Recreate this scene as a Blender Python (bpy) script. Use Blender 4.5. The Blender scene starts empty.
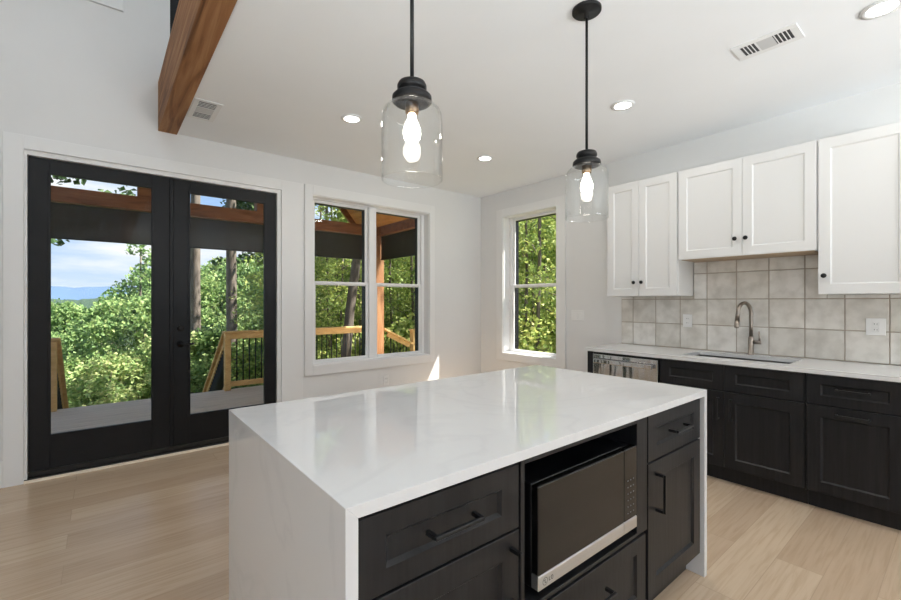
import bpy, bmesh, math, random
from math import sin, cos, pi, radians, sqrt, atan, atan2
from mathutils import Vector, Matrix, noise

C = bpy.context.scene.collection
SC = bpy.context.scene

# ------------------------------------------------------------------ camera
F_PX, YAW, CAM = 427.28, 0.6843, (-4.1986, -4.4592, 1.3483)
cd = bpy.data.cameras.new('camera')
cd.sensor_fit = 'HORIZONTAL'; cd.sensor_width = 36.0
cd.lens = F_PX / 901 * 36.0
cd.shift_y = 1.61 / 901
cd.clip_start = 0.05; cd.clip_end = 9000
cam = bpy.data.objects.new('camera', cd); C.objects.link(cam)
cam.location = CAM; cam.rotation_euler = (pi / 2, 0, -YAW)
SC.camera = cam

# ------------------------------------------------------------------ view, world, sun
SC.view_settings.view_transform = 'Standard'
SC.view_settings.look = 'None'
SC.view_settings.gamma = 1.0
SC.view_settings.exposure = -0.1
try: SC.view_settings.use_curve_mapping = False
except Exception: pass
SC.cycles.max_bounces = 10
SC.cycles.diffuse_bounces = 6
SC.cycles.glossy_bounces = 5
SC.cycles.transparent_max_bounces = 24
SC.cycles.sample_clamp_indirect = 6.0
SC.cycles.caustics_reflective = False
SC.cycles.caustics_refractive = False
SC.cycles.use_denoising = True

SKY_STRENGTH = 1.2
SUN_STRENGTH = 19.0
SUN_EL = radians(57)
W = bpy.data.worlds.new('sky'); SC.world = W; W.use_nodes = True
nt = W.node_tree; nt.nodes.clear()
def nd(t, ty, **kw):
    n = t.nodes.new(ty)
    for k, v in kw.items(): setattr(n, k, v)
    return n
tc = nd(nt, 'ShaderNodeTexCoord')
sep = nd(nt, 'ShaderNodeSeparateXYZ'); nt.links.new(tc.outputs['Generated'], sep.inputs[0])
rp = nd(nt, 'ShaderNodeValToRGB')
e = rp.color_ramp.elements
e[0].position = 0.0; e[0].color = (0.70, 0.82, 0.93, 1)
e[1].position = 0.75; e[1].color = (0.16, 0.36, 0.78, 1)
e2 = rp.color_ramp.elements.new(0.12); e2.color = (0.42, 0.62, 0.92, 1)
nt.links.new(sep.outputs['Z'], rp.inputs[0])
mp = nd(nt, 'ShaderNodeMapping'); mp.inputs['Scale'].default_value = (2.2, 2.2, 11.0)
nt.links.new(tc.outputs['Generated'], mp.inputs[0])
cn = nd(nt, 'ShaderNodeTexNoise'); cn.inputs['Scale'].default_value = 2.0; cn.inputs['Detail'].default_value = 6
nt.links.new(mp.outputs[0], cn.inputs['Vector'])
cr = nd(nt, 'ShaderNodeValToRGB'); cr.color_ramp.elements[0].position = 0.46; cr.color_ramp.elements[1].position = 0.72
nt.links.new(cn.outputs[0], cr.inputs[0])
mx = nd(nt, 'ShaderNodeMixRGB'); mx.inputs[2].default_value = (0.98, 0.99, 1.0, 1)
nt.links.new(cr.outputs[0], mx.inputs[0]); nt.links.new(rp.outputs[0], mx.inputs[1])
bg = nd(nt, 'ShaderNodeBackground'); bg.inputs[1].default_value = SKY_STRENGTH
nt.links.new(mx.outputs[0], bg.inputs[0])
wo = nd(nt, 'ShaderNodeOutputWorld'); nt.links.new(bg.outputs[0], wo.inputs[0])

sd = bpy.data.lights.new('sun', 'SUN'); sd.energy = SUN_STRENGTH; sd.angle = radians(0.7)
sd.color = (1.0, 0.95, 0.86)
sun = bpy.data.objects.new('sun', sd); C.objects.link(sun)
sdir = Vector((0.857 * cos(SUN_EL), -0.514 * cos(SUN_EL), sin(SUN_EL)))
sun.rotation_euler = sdir.to_track_quat('Z', 'Y').to_euler()

def area(name, loc, aim, sx, sy, power, col=(1, 1, 1)):
    l = bpy.data.lights.new(name, 'AREA'); l.shape = 'RECTANGLE'; l.size = sx; l.size_y = sy
    l.energy = power; l.color = col
    o = bpy.data.objects.new(name, l); C.objects.link(o); o.location = loc
    o.rotation_euler = (Vector(loc) - Vector(aim)).to_track_quat('Z', 'Y').to_euler()
    return o
# unseen fill lamps added behind and left of the viewer, standing in for daylight
def area_spread(o, deg): o.data.spread = radians(deg); return o
# added lamps: two aim up to brighten the ceiling, two shine level
FILL_COL = (0.865, 0.94, 1.0)
area_spread(area('fill_up_near', (-2.1, -9.45, 0.5), (-2.1, -7.7, 3.0), 3.3, 1.3, 270, FILL_COL), 104)
area_spread(area('fill_up_side', (-7.45, -6.9, 0.5), (-5.9, -6.4, 3.0), 3.2, 1.3, 300, FILL_COL), 104)
area('fill_near', (-2.1, -9.3, 1.4), (-2.4, 0, 1.7), 3.3, 2.1, 7, FILL_COL)
area('fill_left', (-7.3, -6.9, 1.4), (0, -5.0, 1.9), 3.2, 2.1, 14, FILL_COL)

# ------------------------------------------------------------------ materials
MATS = {}
def mat(name, col=(0.8, 0.8, 0.8), rough=0.5, metal=0.0, spec=0.5, emit=None, estr=0.0, coat=0.0):
    m = bpy.data.materials.new(name); m.use_nodes = True
    b = m.node_tree.nodes['Principled BSDF']
    b.inputs['Base Color'].default_value = (*col, 1)
    b.inputs['Roughness'].default_value = rough
    b.inputs['Metallic'].default_value = metal
    b.inputs['Specular IOR Level'].default_value = spec
    if coat: b.inputs['Coat Weight'].default_value = coat; b.inputs['Coat Roughness'].default_value = 0.05
    if emit: b.inputs['Emission Color'].default_value = (*emit, 1); b.inputs['Emission Strength'].default_value = estr
    MATS[name] = m
    return m
def tree_of(m): return m.node_tree, m.node_tree.nodes['Principled BSDF']
def ramp(t, stops):
    r = nd(t, 'ShaderNodeValToRGB'); els = r.color_ramp.elements
    els[0].position, els[0].color = stops[0][0], (*stops[0][1], 1)
    els[1].position, els[1].color = stops[-1][0], (*stops[-1][1], 1)
    for p, c in stops[1:-1]:
        x = els.new(p); x.color = (*c, 1)
    return r
def mapped(t, scale, rot=(0, 0, 0), space='Object'):
    a = nd(t, 'ShaderNodeTexCoord'); b = nd(t, 'ShaderNodeMapping')
    b.inputs['Scale'].default_value = scale; b.inputs['Rotation'].default_value = rot
    t.links.new(a.outputs[space], b.inputs[0]); return b.outputs[0]
def noisy(m, scale, stops, detail=4, rough=0.55, bump=0.0, distort=0.0):
    t, b = tree_of(m)
    v = mapped(t, scale)
    n = nd(t, 'ShaderNodeTexNoise'); n.inputs['Scale'].default_value = 1.0; n.inputs['Detail'].default_value = detail
    n.inputs['Roughness'].default_value = rough; n.inputs['Distortion'].default_value = distort
    t.links.new(v, n.inputs['Vector'])
    r = ramp(t, stops); t.links.new(n.outputs[0], r.inputs[0]); t.links.new(r.outputs[0], b.inputs['Base Color'])
    if bump:
        u = nd(t, 'ShaderNodeBump'); u.inputs['Strength'].default_value = bump; u.inputs['Distance'].default_value = 0.01
        t.links.new(n.outputs[0], u.inputs['Height']); t.links.new(u.outputs[0], b.inputs['Normal'])
    return m

M_wall = noisy(mat('wall_paint', rough=0.7, spec=0.2), (1.5, 1.5, 1.5), [(0.3, (0.715, 0.715, 0.71)), (0.7, (0.745, 0.745, 0.74))])
M_ceil = noisy(mat('ceiling_paint', rough=0.8, spec=0.15), (1.2, 1.2, 1.2), [(0.3, (0.825, 0.84, 0.855)), (0.7, (0.855, 0.87, 0.885))])
M_trim = mat('trim_paint', (0.77, 0.77, 0.765), 0.35, spec=0.4)
M_vinyl = mat('white_vinyl', (0.82, 0.82, 0.82), 0.35, spec=0.4)
M_blackdoor = noisy(mat('black_door_paint', rough=0.42, spec=0.25), (6, 6, 6), [(0.3, (0.006, 0.006, 0.0065)), (0.7, (0.009, 0.009, 0.0095))])
M_blackmetal = mat('black_metal', (0.008, 0.008, 0.0085), 0.42, 0.0, 0.3)
M_pull = mat('pull_metal', (0.020, 0.020, 0.021), 0.3, 0.5, 0.5)
M_blackplastic = mat('black_plastic', (0.006, 0.006, 0.007), 0.3)
M_cab = noisy(mat('black_stained_oak', rough=0.36, spec=0.28), (60, 60, 3), [(0.3, (0.007, 0.007, 0.0078)), (0.7, (0.017, 0.017, 0.0185))], detail=6, bump=0.06)
M_cabin = mat('cabinet_inside', (0.004, 0.004, 0.0045), 0.6)
M_white = mat('white_cabinet_paint', (0.70, 0.70, 0.695), 0.32, spec=0.45)
M_ply = noisy(mat('raw_cabinet_bottom', rough=0.6), (2, 40, 40), [(0.3, (0.40, 0.29, 0.19)), (0.7, (0.52, 0.40, 0.28))])
M_knob = mat('black_knob', (0.01, 0.01, 0.01), 0.3, 0.4)
M_steel = noisy(mat('stainless_steel', rough=0.14, metal=1.0), (2, 2, 160), [(0.3, (0.60, 0.60, 0.60)), (0.7, (0.74, 0.74, 0.74))])
t, b = tree_of(M_steel)
v = mapped(t, (4.5, 4.5, 0.8)); n = nd(t, 'ShaderNodeTexNoise'); n.inputs['Scale'].default_value = 1.0; n.inputs['Detail'].default_value = 3
t.links.new(v, n.inputs['Vector']); bu = nd(t, 'ShaderNodeBump'); bu.inputs['Strength'].default_value = 1.0; bu.inputs['Distance'].default_value = 0.025
t.links.new(n.outputs[0], bu.inputs['Height']); t.links.new(bu.outputs[0], b.inputs['Normal'])
M_sink = mat('sink_steel', (0.13, 0.13, 0.13), 0.4, 1.0)
M_faucet = mat('brushed_nickel', (0.33, 0.285, 0.245), 0.28, 1.0)
M_strip = mat('silver_strip', (0.62, 0.62, 0.61), 0.32, 0.85)
M_mwglass = mat('black_glass', (0.006, 0.006, 0.006), 0.07, spec=0.8, coat=0.3)
M_mwwindow = mat('smoked_glass', (0.006, 0.0055, 0.005), 0.08, spec=0.42)
M_grey = mat('logo_grey', (0.16, 0.16, 0.16), 0.5)
M_plate = mat('white_plastic', (0.80, 0.80, 0.79), 0.35)
M_slot = mat('dark_slot', (0.03, 0.03, 0.03), 0.6)
M_grille = mat('vent_grey', (0.33, 0.33, 0.33), 0.5)
M_ventmid = mat('vent_white_grille', (0.56, 0.56, 0.56), 0.5)
M_brass = mat('aged_brass', (0.30, 0.20, 0.12), 0.35, 0.9)
M_bulb = mat('lit_bulb', (1, 1, 1), 0.3, emit=(1.0, 0.93, 0.82), estr=22.0)
M_can = mat('lit_diffuser', (1, 1, 1), 0.4, emit=(1.0, 0.97, 0.92), estr=9.0)
M_threshold = mat('bronze_threshold', (0.03, 0.028, 0.026), 0.35, 0.6)
M_shoe = noisy(mat('light_oak_strip', rough=0.4), (3, 40, 40), [(0.3, (0.80, 0.70, 0.56)), (0.7, (0.88, 0.79, 0.66))])

# quartz: white with faint soft grey veins
M_quartz = mat('white_quartz', (0.72, 0.72, 0.72), 0.02, spec=0.62)
t, b = tree_of(M_quartz)
v = mapped(t, (0.9, 1.3, 0.9), (0.2, 0.1, 0.5))
n = nd(t, 'ShaderNodeTexNoise'); n.inputs['Scale'].default_value = 1.3; n.inputs['Detail'].default_value = 7; n.inputs['Distortion'].default_value = 1.4
t.links.new(v, n.inputs['Vector'])
r = ramp(t, [(0.0, (0.72, 0.72, 0.72)), (0.47, (0.72, 0.72, 0.72)), (0.5, (0.685, 0.685, 0.69)), (0.53, (0.72, 0.72, 0.72)), (1.0, (0.71, 0.71, 0.71))])
t.links.new(n.outputs[0], r.inputs[0]); t.links.new(r.outputs[0], b.inputs['Base Color'])

# oak plank floor, boards along x
M_floor = mat('oak_plank_floor', (0.6, 0.45, 0.32), 0.27, spec=0.45)
t, b = tree_of(M_floor)
v = mapped(t, (1, 1, 1))
bk = nd(t, 'ShaderNodeTexBrick'); bk.offset = 0.37; bk.offset_frequency = 2
bk.inputs['Color1'].default_value = (0.0, 0, 0, 1); bk.inputs['Color2'].default_value = (1, 1, 1, 1); bk.inputs['Mortar'].default_value = (0.5, 0.5, 0.5, 1)
bk.inputs['Scale'].default_value = 1.0; bk.inputs['Mortar Size'].default_value = 0.0016; bk.inputs['Mortar Smooth'].default_value = 0.2
bk.inputs['Brick Width'].default_value = 1.45; bk.inputs['Row Height'].default_value = 0.19; bk.inputs['Bias'].default_value = 0.0
t.links.new(v, bk.inputs['Vector'])
v2 = mapped(t, (3.2, 60, 60))
gn = nd(t, 'ShaderNodeTexNoise'); gn.inputs['Scale'].default_value = 1.0; gn.inputs['Detail'].default_value = 7; gn.inputs['Distortion'].default_value = 0.6
ad = nd(t, 'ShaderNodeMixRGB', blend_type='ADD'); ad.inputs[0].default_value = 1.0
off = nd(t, 'ShaderNodeMixRGB', blend_type='MULTIPLY'); off.inputs[0].default_value = 1.0; off.inputs[2].default_value = (37, 11, 5, 1)
t.links.new(bk.outputs['Color'], off.inputs[1]); t.links.new(v2, ad.inputs[1]); t.links.new(off.outputs[0], ad.inputs[2])
t.links.new(ad.outputs[0], gn.inputs['Vector'])
r1 = ramp(t, [(0.0, (0.475, 0.35, 0.242)), (0.5, (0.52, 0.39, 0.275)), (1.0, (0.56, 0.43, 0.305))])
t.links.new(bk.outputs['Color'], r1.inputs[0])
r2 = ramp(t, [(0.32, (0.89, 0.87, 0.84)), (0.52, (1.0, 1.0, 1.0)), (0.75, (1.05, 1.05, 1.06))])
t.links.new(gn.outputs[0], r2.inputs[0])
ml = nd(t, 'ShaderNodeMixRGB', blend_type='MULTIPLY'); ml.inputs[0].default_value = 1.0
t.links.new(r1.outputs[0], ml.inputs[1]); t.links.new(r2.outputs[0], ml.inputs[2])
seam = nd(t, 'ShaderNodeMixRGB'); seam.inputs[2].default_value = (0.30, 0.21, 0.14, 1)
sf = nd(t, 'ShaderNodeMath', operation='MULTIPLY'); sf.inputs[1].default_value = 0.42
t.links.new(bk.outputs['Fac'], sf.inputs[0]); t.links.new(sf.outputs[0], seam.inputs[0])
t.links.new(ml.outputs[0], seam.inputs[1]); t.links.new(seam.outputs[0], b.inputs['Base Color'])
bu = nd(t, 'ShaderNodeBump', invert=True); bu.inputs['Strength'].default_value = 0.25; bu.inputs['Distance'].default_value = 0.002
t.links.new(bk.outputs['Fac'], bu.inputs['Height']); t.links.new(bu.outputs[0], b.inputs['Normal'])

def wood(name, dark, mid, light, scale, rough=0.6, bump=0.15):
    m = mat(name, mid, rough)
    return noisy(m, scale, [(0.28, dark), (0.5, mid), (0.72, light)], detail=8, rough=0.6, bump=bump, distort=0.8)
M_beam = wood('stained_timber', (0.10, 0.038, 0.012), (0.26, 0.115, 0.042), (0.42, 0.22, 0.095), (18, 1.1, 18), 0.75)
M_porchbeam = wood('porch_timber', (0.14, 0.05, 0.018), (0.25, 0.10, 0.04), (0.34, 0.15, 0.06), (2, 14, 14))
M_porchpost = wood('porch_post_timber', (0.26, 0.11, 0.045), (0.40, 0.19, 0.085), (0.50, 0.27, 0.13), (12, 12, 1.6))
M_tng = wood('pine_ceiling_boards', (0.42, 0.17, 0.045), (0.58, 0.26, 0.075), (0.68, 0.34, 0.11), (10, 1.5, 10))
M_rail = wood('treated_pine', (0.52, 0.31, 0.11), (0.66, 0.42, 0.17), (0.76, 0.53, 0.25), (4, 4, 14))
M_deck = wood('weathered_deck', (0.44, 0.375, 0.30), (0.62, 0.54, 0.445), (0.74, 0.66, 0.55), (1.5, 30, 30), 0.75)
M_roof = mat('roof_shingle', (0.05, 0.05, 0.05), 0.9)

# architectural glass: clear with a fresnel reflection
def glass(name, tint=(1, 1, 1), ior=0.04, k=1.0):
    m = bpy.data.materials.new(name); m.use_nodes = True; t = m.node_tree; t.nodes.clear()
    tr = nd(t, 'ShaderNodeBsdfTransparent'); tr.inputs[0].default_value = (*tint, 1)
    gl = nd(t, 'ShaderNodeBsdfGlossy'); gl.inputs['Roughness'].default_value = 0.0
    fr = nd(t, 'ShaderNodeLayerWeight'); fr.inputs[0].default_value = 0.5
    pw = nd(t, 'ShaderNodeMath', operation='POWER'); pw.inputs[1].default_value = 4.0
    mu = nd(t, 'ShaderNodeMath', operation='MULTIPLY_ADD'); mu.inputs[1].default_value = 0.75 * k; mu.inputs[2].default_value = ior
    ms = nd(t, 'ShaderNodeMixShader'); o = nd(t, 'ShaderNodeOutputMaterial')
    t.links.new(fr.outputs['Facing'], pw.inputs[0]); t.links.new(pw.outputs[0], mu.inputs[0]); t.links.new(mu.outputs[0], ms.inputs[0])
    t.links.new(tr.outputs[0], ms.inputs[1]); t.links.new(gl.outputs[0], ms.inputs[2]); t.links.new(ms.outputs[0], o.inputs[0])
    return m
M_glass = glass('window_glass', (0.98, 0.985, 0.98), 0.008, 0.4)
M_jar = glass('clear_jar_glass', (0.985, 0.99, 0.99), 0.035, 0.9)
# sun shade fabric: dark, a little see-through
M_shade = bpy.data.materials.new('dark_shade_fabric'); M_shade.use_nodes = True
t = M_shade.node_tree; b = t.nodes['Principled BSDF']; b.inputs['Base Color'].default_value = (0.028, 0.025, 0.02, 1); b.inputs['Roughness'].default_value = 0.9
tr = nd(t, 'ShaderNodeBsdfTransparent'); ms = nd(t, 'ShaderNodeMixShader'); ms.inputs[0].default_value = 0.11
t.links.new(b.outputs[0], ms.inputs[1]); t.links.new(tr.outputs[0], ms.inputs[2]); t.links.new(ms.outputs[0], t.nodes['Material Output'].inputs[0])

# tile: each tile its own tone plus cloudy glaze
M_tile = mat('glazed_tile', (0.55, 0.52, 0.48), 0.22, spec=0.5)
t, b = tree_of(M_tile)
ge = nd(t, 'ShaderNodeNewGeometry')
r1 = ramp(t, [(0.0, (0.62, 0.59, 0.535)), (0.5, (0.73, 0.705, 0.66)), (1.0, (0.79, 0.77, 0.735))]); t.links.new(ge.outputs['Random Per Island'], r1.inputs[0])
v = mapped(t, (9, 9, 9)); n = nd(t, 'ShaderNodeTexNoise'); n.inputs['Scale'].default_value = 1; n.inputs['Detail'].default_value = 5
t.links.new(v, n.inputs['Vector']); r2 = ramp(t, [(0.32, (0.80, 0.79, 0.77)), (0.6, (1.04, 1.04, 1.04))]); t.links.new(n.outputs[0], r2.inputs[0])
ml = nd(t, 'ShaderNodeMixRGB', blend_type='MULTIPLY'); ml.inputs[0].default_value = 1
t.links.new(r1.outputs[0], ml.inputs[1]); t.links.new(r2.outputs[0], ml.inputs[2]); t.links.new(ml.outputs[0], b.inputs['Base Color'])
bu = nd(t, 'ShaderNodeBump'); bu.inputs['Strength'].default_value = 0.12; bu.inputs['Distance'].default_value = 0.01
t.links.new(n.outputs[0], bu.inputs['Height']); t.links.new(bu.outputs[0], b.inputs['Normal'])
M_grout = mat('tile_grout', (0.42, 0.36, 0.295), 0.85)

def leafmat(name, stops, trans=0.35):
    m = mat(name, (0.1, 0.2, 0.05), 0.55, spec=0.25)
    t, b = tree_of(m)
    ge = nd(t, 'ShaderNodeNewGeometry'); ob = nd(t, 'ShaderNodeObjectInfo')
    a = nd(t, 'ShaderNodeMath', operation='MULTIPLY'); a.inputs[1].default_value = 0.62
    a2 = nd(t, 'ShaderNodeMath', operation='MULTIPLY_ADD'); a2.inputs[1].default_value = 0.38
    t.links.new(ge.outputs['Random Per Island'], a.inputs[0]); t.links.new(ob.outputs['Random'], a2.inputs[0]); t.links.new(a.outputs[0], a2.inputs[2])
    r = ramp(t, stops); t.links.new(a2.outputs[0], r.inputs[0]); t.links.new(r.outputs[0], b.inputs['Base Color'])
    tl = nd(t, 'ShaderNodeBsdfTranslucent'); t.links.new(r.outputs[0], tl.inputs[0])
    ms = nd(t, 'ShaderNodeMixShader'); ms.inputs[0].default_value = trans
    t.links.new(b.outputs[0], ms.inputs[1]); t.links.new(tl.outputs[0], ms.inputs[2]); t.links.new(ms.outputs[0], t.nodes['Material Output'].inputs[0])
    return m
M_leaf = leafmat('broad_leaves', [(0.0, (0.09, 0.18, 0.07)), (0.45, (0.24, 0.37, 0.13)), (0.8, (0.43, 0.52, 0.21)), (1.0, (0.60, 0.60, 0.29))])
M_leaf2 = leafmat('woodland_leaves', [(0.0, (0.10, 0.17, 0.05)), (0.45, (0.28, 0.38, 0.10)), (0.8, (0.52, 0.56, 0.17)), (1.0, (0.68, 0.62, 0.25))])
M_needle = leafmat('pine_needles', [(0.0, (0.03, 0.07, 0.03)), (0.5, (0.07, 0.13, 0.05)), (1.0, (0.14, 0.20, 0.07))], 0.2)
M_bark = noisy(mat('bark', rough=0.9), (9, 9, 2), [(0.3, (0.07, 0.055, 0.045)), (0.7, (0.22, 0.185, 0.155))], bump=0.4)
M_ground = noisy(mat('forest_floor', rough=1.0), (0.7, 0.7, 0.7), [(0.3, (0.06, 0.07, 0.025)), (0.5, (0.12, 0.12, 0.04)), (0.7, (0.22, 0.16, 0.08))], detail=8)
M_farwood = noisy(mat('distant_woodland', rough=1.0), (0.22, 0.22, 0.22), [(0.3, (0.012, 0.030, 0.022)), (0.5, (0.028, 0.058, 0.035)), (0.7, (0.055, 0.095, 0.045))], detail=8)
M_mount = noisy(mat('haze_blue_ridge', rough=1.0), (0.002, 0.002, 0.002), [(0.3, (0.055, 0.10, 0.18)), (0.7, (0.07, 0.12, 0.20))])  # distance haze is painted in as the ridge's blue base colour

# ------------------------------------------------------------------ mesh helpers
class MB:
    def __init__(s): s.bm = bmesh.new(); s.mats = []
    def mi(s, m):
        if m not in s.mats: s.mats.append(m)
        return s.mats.index(m)
    def faces(s, vs, fs, m, smooth=False):
        i = s.mi(m); bv = [s.bm.verts.new(v) for v in vs]; out = []
        for f in fs:
            try:
                q = s.bm.faces.new([bv[k] for k in f]); q.material_index = i; q.smooth = smooth; out.append(q)
            except ValueError: pass
        return out
    def box(s, a, b, m, bev=0.0, seg=1):
        x0, x1 = sorted((a[0], b[0])); y0, y1 = sorted((a[1], b[1])); z0, z1 = sorted((a[2], b[2]))
        vs = [(x0, y0, z0), (x1, y0, z0), (x1, y1, z0), (x0, y1, z0), (x0, y0, z1), (x1, y0, z1), (x1, y1, z1), (x0, y1, z1)]
        fs = [(0, 3, 2, 1), (4, 5, 6, 7), (0, 1, 5, 4), (1, 2, 6, 5), (2, 3, 7, 6), (3, 0, 4, 7)]
        out = s.faces(vs, fs, m)
        if bev > 0:
            es = list({ed for f in out for ed in f.edges})
            bmesh.ops.bevel(s.bm, geom=es, offset=bev, segments=seg, affect='EDGES', profile=0.5)
        return s
    def ring(s, pts, rads, m, n=12, cap=True, smooth=True):
        # tube through pts
        P = [Vector(p) for p in pts]; R = rads if hasattr(rads, '__len__') else [rads] * len(P)
        vs, fs = [], []
        up = None
        for i, p in enumerate(P):
            d = (P[min(i + 1, len(P) - 1)] - P[max(i - 1, 0)]).normalized()
            if up is None: up = d.orthogonal().normalized()
            up = (up - d * up.dot(d)).normalized(); sd_ = d.cross(up)
            for k in range(n):
                a = 2 * pi * k / n; vs.append(tuple(p + (up * cos(a) + sd_ * sin(a)) * R[i]))
        for i in range(len(P) - 1):
            for k in range(n):
                fs.append((i * n + k, i * n + (k + 1) % n, (i + 1) * n + (k + 1) % n, (i + 1) * n + k))
        if cap: fs.append(tuple(range(n))[::-1]); fs.append(tuple((len(P) - 1) * n + k for k in range(n)))
        s.faces(vs, fs, m, smooth); return s
    def lathe(s, prof, m, c=(0, 0, 0), n=40, smooth=True, closed=False):
        vs, fs = [], []
        for r_, z in prof:
            for k in range(n):
                a = 2 * pi * k / n; vs.append((c[0] + r_ * cos(a), c[1] + r_ * sin(a), c[2] + z))
        L = len(prof)
        for i in range(L if closed else L - 1):
            j = (i + 1) % L
            for k in range(n):
                fs.append((i * n + k, i * n + (k + 1) % n, j * n + (k + 1) % n, j * n + k))
        if not closed:
            if prof[0][0] > 1e-6: fs.append(tuple(range(n))[::-1])
            if prof[-1][0] > 1e-6: fs.append(tuple((L - 1) * n + k for k in range(n)))
        s.faces(vs, fs, m, smooth); return s
    def bar(s, p, q, w, h, m, bev=0.0):
        # rectangular bar from p to q, w across, h tall
        p, q = Vector(p), Vector(q); d = (q - p).normalized()
        side = d.cross(Vector((0, 0, 1)))
        side = Vector((1, 0, 0)) if side.length < 1e-4 else side.normalized()
        up = side.cross(d)
        vs = []
        for e_ in (p, q):
            for a, c_ in ((-1, -1), (1, -1), (1, 1), (-1, 1)): vs.append(tuple(e_ + side * a * w / 2 + up * c_ * h / 2))
        out = s.faces(vs, [(0, 1, 2, 3)[::-1], (4, 5, 6, 7), (0, 1, 5, 4), (1, 2, 6, 5), (2, 3, 7, 6), (3, 0, 4, 7)], m)
        if bev:
            bmesh.ops.bevel(s.bm, geom=list({ed for f in out for ed in f.edges}), offset=bev, segments=1, affect='EDGES')
        return s
    def build(s, name, parent=None, fix=True):
        if fix: bmesh.ops.recalc_face_normals(s.bm, faces=s.bm.faces[:])
        me = bpy.data.meshes.new(name); s.bm.to_mesh(me); s.bm.free()
        for m in s.mats: me.materials.append(m)
        o = bpy.data.objects.new(name, me); C.objects.link(o)
        if parent: o.parent = parent
        return o

def tag(o, label=None, cat=None, group=None, kind=None):
    if label: o['label'] = label
    if cat: o['category'] = cat
    if group: o['group'] = group
    if kind: o['kind'] = kind
    return o
def empty(name, loc=(0, 0, 0), rz=0.0):
    o = bpy.data.objects.new(name, None); C.objects.link(o); o.location = loc; o.rotation_euler = (0, 0, rz)
    o.empty_display_size = 0.1
    return o
def struct(o): o['kind'] = 'structure'; return o
def copy_thing(src, loc, rz=None, label=None, scale=None, name=None):
    r_ = src.copy(); C.objects.link(r_); r_.location = loc
    if rz is not None: r_.rotation_euler = (0, 0, rz)
    if scale: r_.scale = scale
    if label: r_['label'] = label
    for ch in list(src.children):
        c_ = ch.copy(); C.objects.link(c_); c_.parent = r_
        for g in list(ch.children):
            d_ = g.copy(); C.objects.link(d_); d_.parent = c_
    return r_

# ------------------------------------------------------------------ room shell
H = 2.8315
XL, YN, ZT = -7.0, -9.0, 5.4
def wall_mesh(name, axis, pos, thick, u0, u1, z0, z1, holes, m):
    """axis 'y': wall in plane y=pos..pos+thick spanning x u0..u1; axis 'x' likewise in y."""
    mb = MB()
    us = sorted({u0, u1, *[h for q in holes for h in q[:2]]}); zs = sorted({z0, z1, *[h for q in holes for h in q[2:]]})
    inside = lambda u, z: any(q[0] < u < q[1] and q[2] < z < q[3] for q in holes)
    def pt(u, z, d): return (u, pos + d, z) if axis == 'y' else (pos + d, u, z)
    solid = {}
    for i in range(len(us) - 1):
        for j in range(len(zs) - 1):
            solid[i, j] = not inside((us[i] + us[i + 1]) / 2, (zs[j] + zs[j + 1]) / 2)
    for (i, j), ok in solid.items():
        if not ok: continue
        a, b_, c_, d_ = us[i], us[i + 1], zs[j], zs[j + 1]
        for dd in (0, thick): mb.faces([pt(a, c_, dd), pt(b_, c_, dd), pt(b_, d_, dd), pt(a, d_, dd)], [(0, 1, 2, 3)], m)
        for (di, dj, p, q) in ((-1, 0, (a, c_), (a, d_)), (1, 0, (b_, c_), (b_, d_)), (0, -1, (a, c_), (b_, c_)), (0, 1, (a, d_), (b_, d_))):
            if not solid.get((i + di, j + dj), False):
                mb.faces([pt(*p, 0), pt(*q, 0), pt(*q, thick), pt(*p, thick)], [(0, 1, 2, 3)], m)
    bmesh.ops.remove_doubles(mb.bm, verts=mb.bm.verts[:], dist=1e-5)
    return struct(mb.build(name))
DL, DR, DT = -4.647, -2.787, 2.481
WL, WR, WB_, WT = -2.46, -0.918, 0.664, 2.487
BL, BR = -0.444, -1.319
wall_mesh('wall_far', 'y', 0, 0.2, XL, 0.2, -0.3, ZT,
          [(DL, DR, -0.02, DT), (WL, WR, WB_, WT), (-5.62, -4.16, 3.845, 4.9), (-3.736, -2.6, 3.28, 5.0)], M_wall)
wall_mesh('wall_right', 'x', 0, 0.2, YN, 0.0, -0.3, ZT, [(BR, BL, WB_, WT)], M_wall)
wall_mesh('wall_left', 'x', XL - 0.2, 0.2, YN, 0.2, -0.3, ZT, [(-8.6, -5.2, 0.25, 2.5)], M_wall)
wall_mesh('wall_near', 'y', YN - 0.2, 0.2, XL - 0.2, 0.2, -0.3, ZT, [(-3.9, -0.35, 0.25, 2.5)], M_wall)
struct(MB().box((XL - 0.2, YN - 0.2, -0.3), (0.2, 0.2, 0), M_floor).build('floor'))
struct(MB().box((-3.683, YN, H), (0, 0, H + 0.25), M_ceil).build('ceiling'))
struct(MB().box((XL - 0.2, YN - 0.2, ZT), (0.4, 0.4, ZT + 0.2), M_ceil).build('ceiling_upper'))

# casings and baseboards
def casing(name, axis, u0, u1, z0, z1, wd, bottom=True, th=0.02, floor=False, woff=None):
    """picture-frame casing round the hole u0..u1, z0..z1 on the room face of a wall"""
    mb = MB(); s_ = 1
    def bx(ua, ub, za, zb):
        if axis == 'y': mb.box((ua, -th, za), (ub, 0, zb), M_trim, 0.0015)
        else: mb.box((-th, ua, za), (0, ub, zb), M_trim, 0.0015)
    wl, wr = woff or (wd, wd)
    lo = 0 if floor else z0
    bx(u0 - wl, u0, lo if floor else z0 - wd, z1 + wd)
    bx(u1, u1 + wr, lo if floor else z0 - wd, z1 + wd)
    bx(u0, u1, z1, z1 + wd)
    if bottom: bx(u0, u1, z0 - wd, z0)
    return struct(mb.build(name))
casing('trim_1', 'y', DL, DR, 0, DT, 0.1, bottom=False, floor=True, woff=(0.108, 0.218))
casing('trim_2', 'y', WL, WR, WB_, WT, 0.1, woff=(0.088, 0.075))
casing('trim_3', 'x', BR, BL, WB_, WT, 0.1, woff=(0.130, 0.115))
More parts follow.
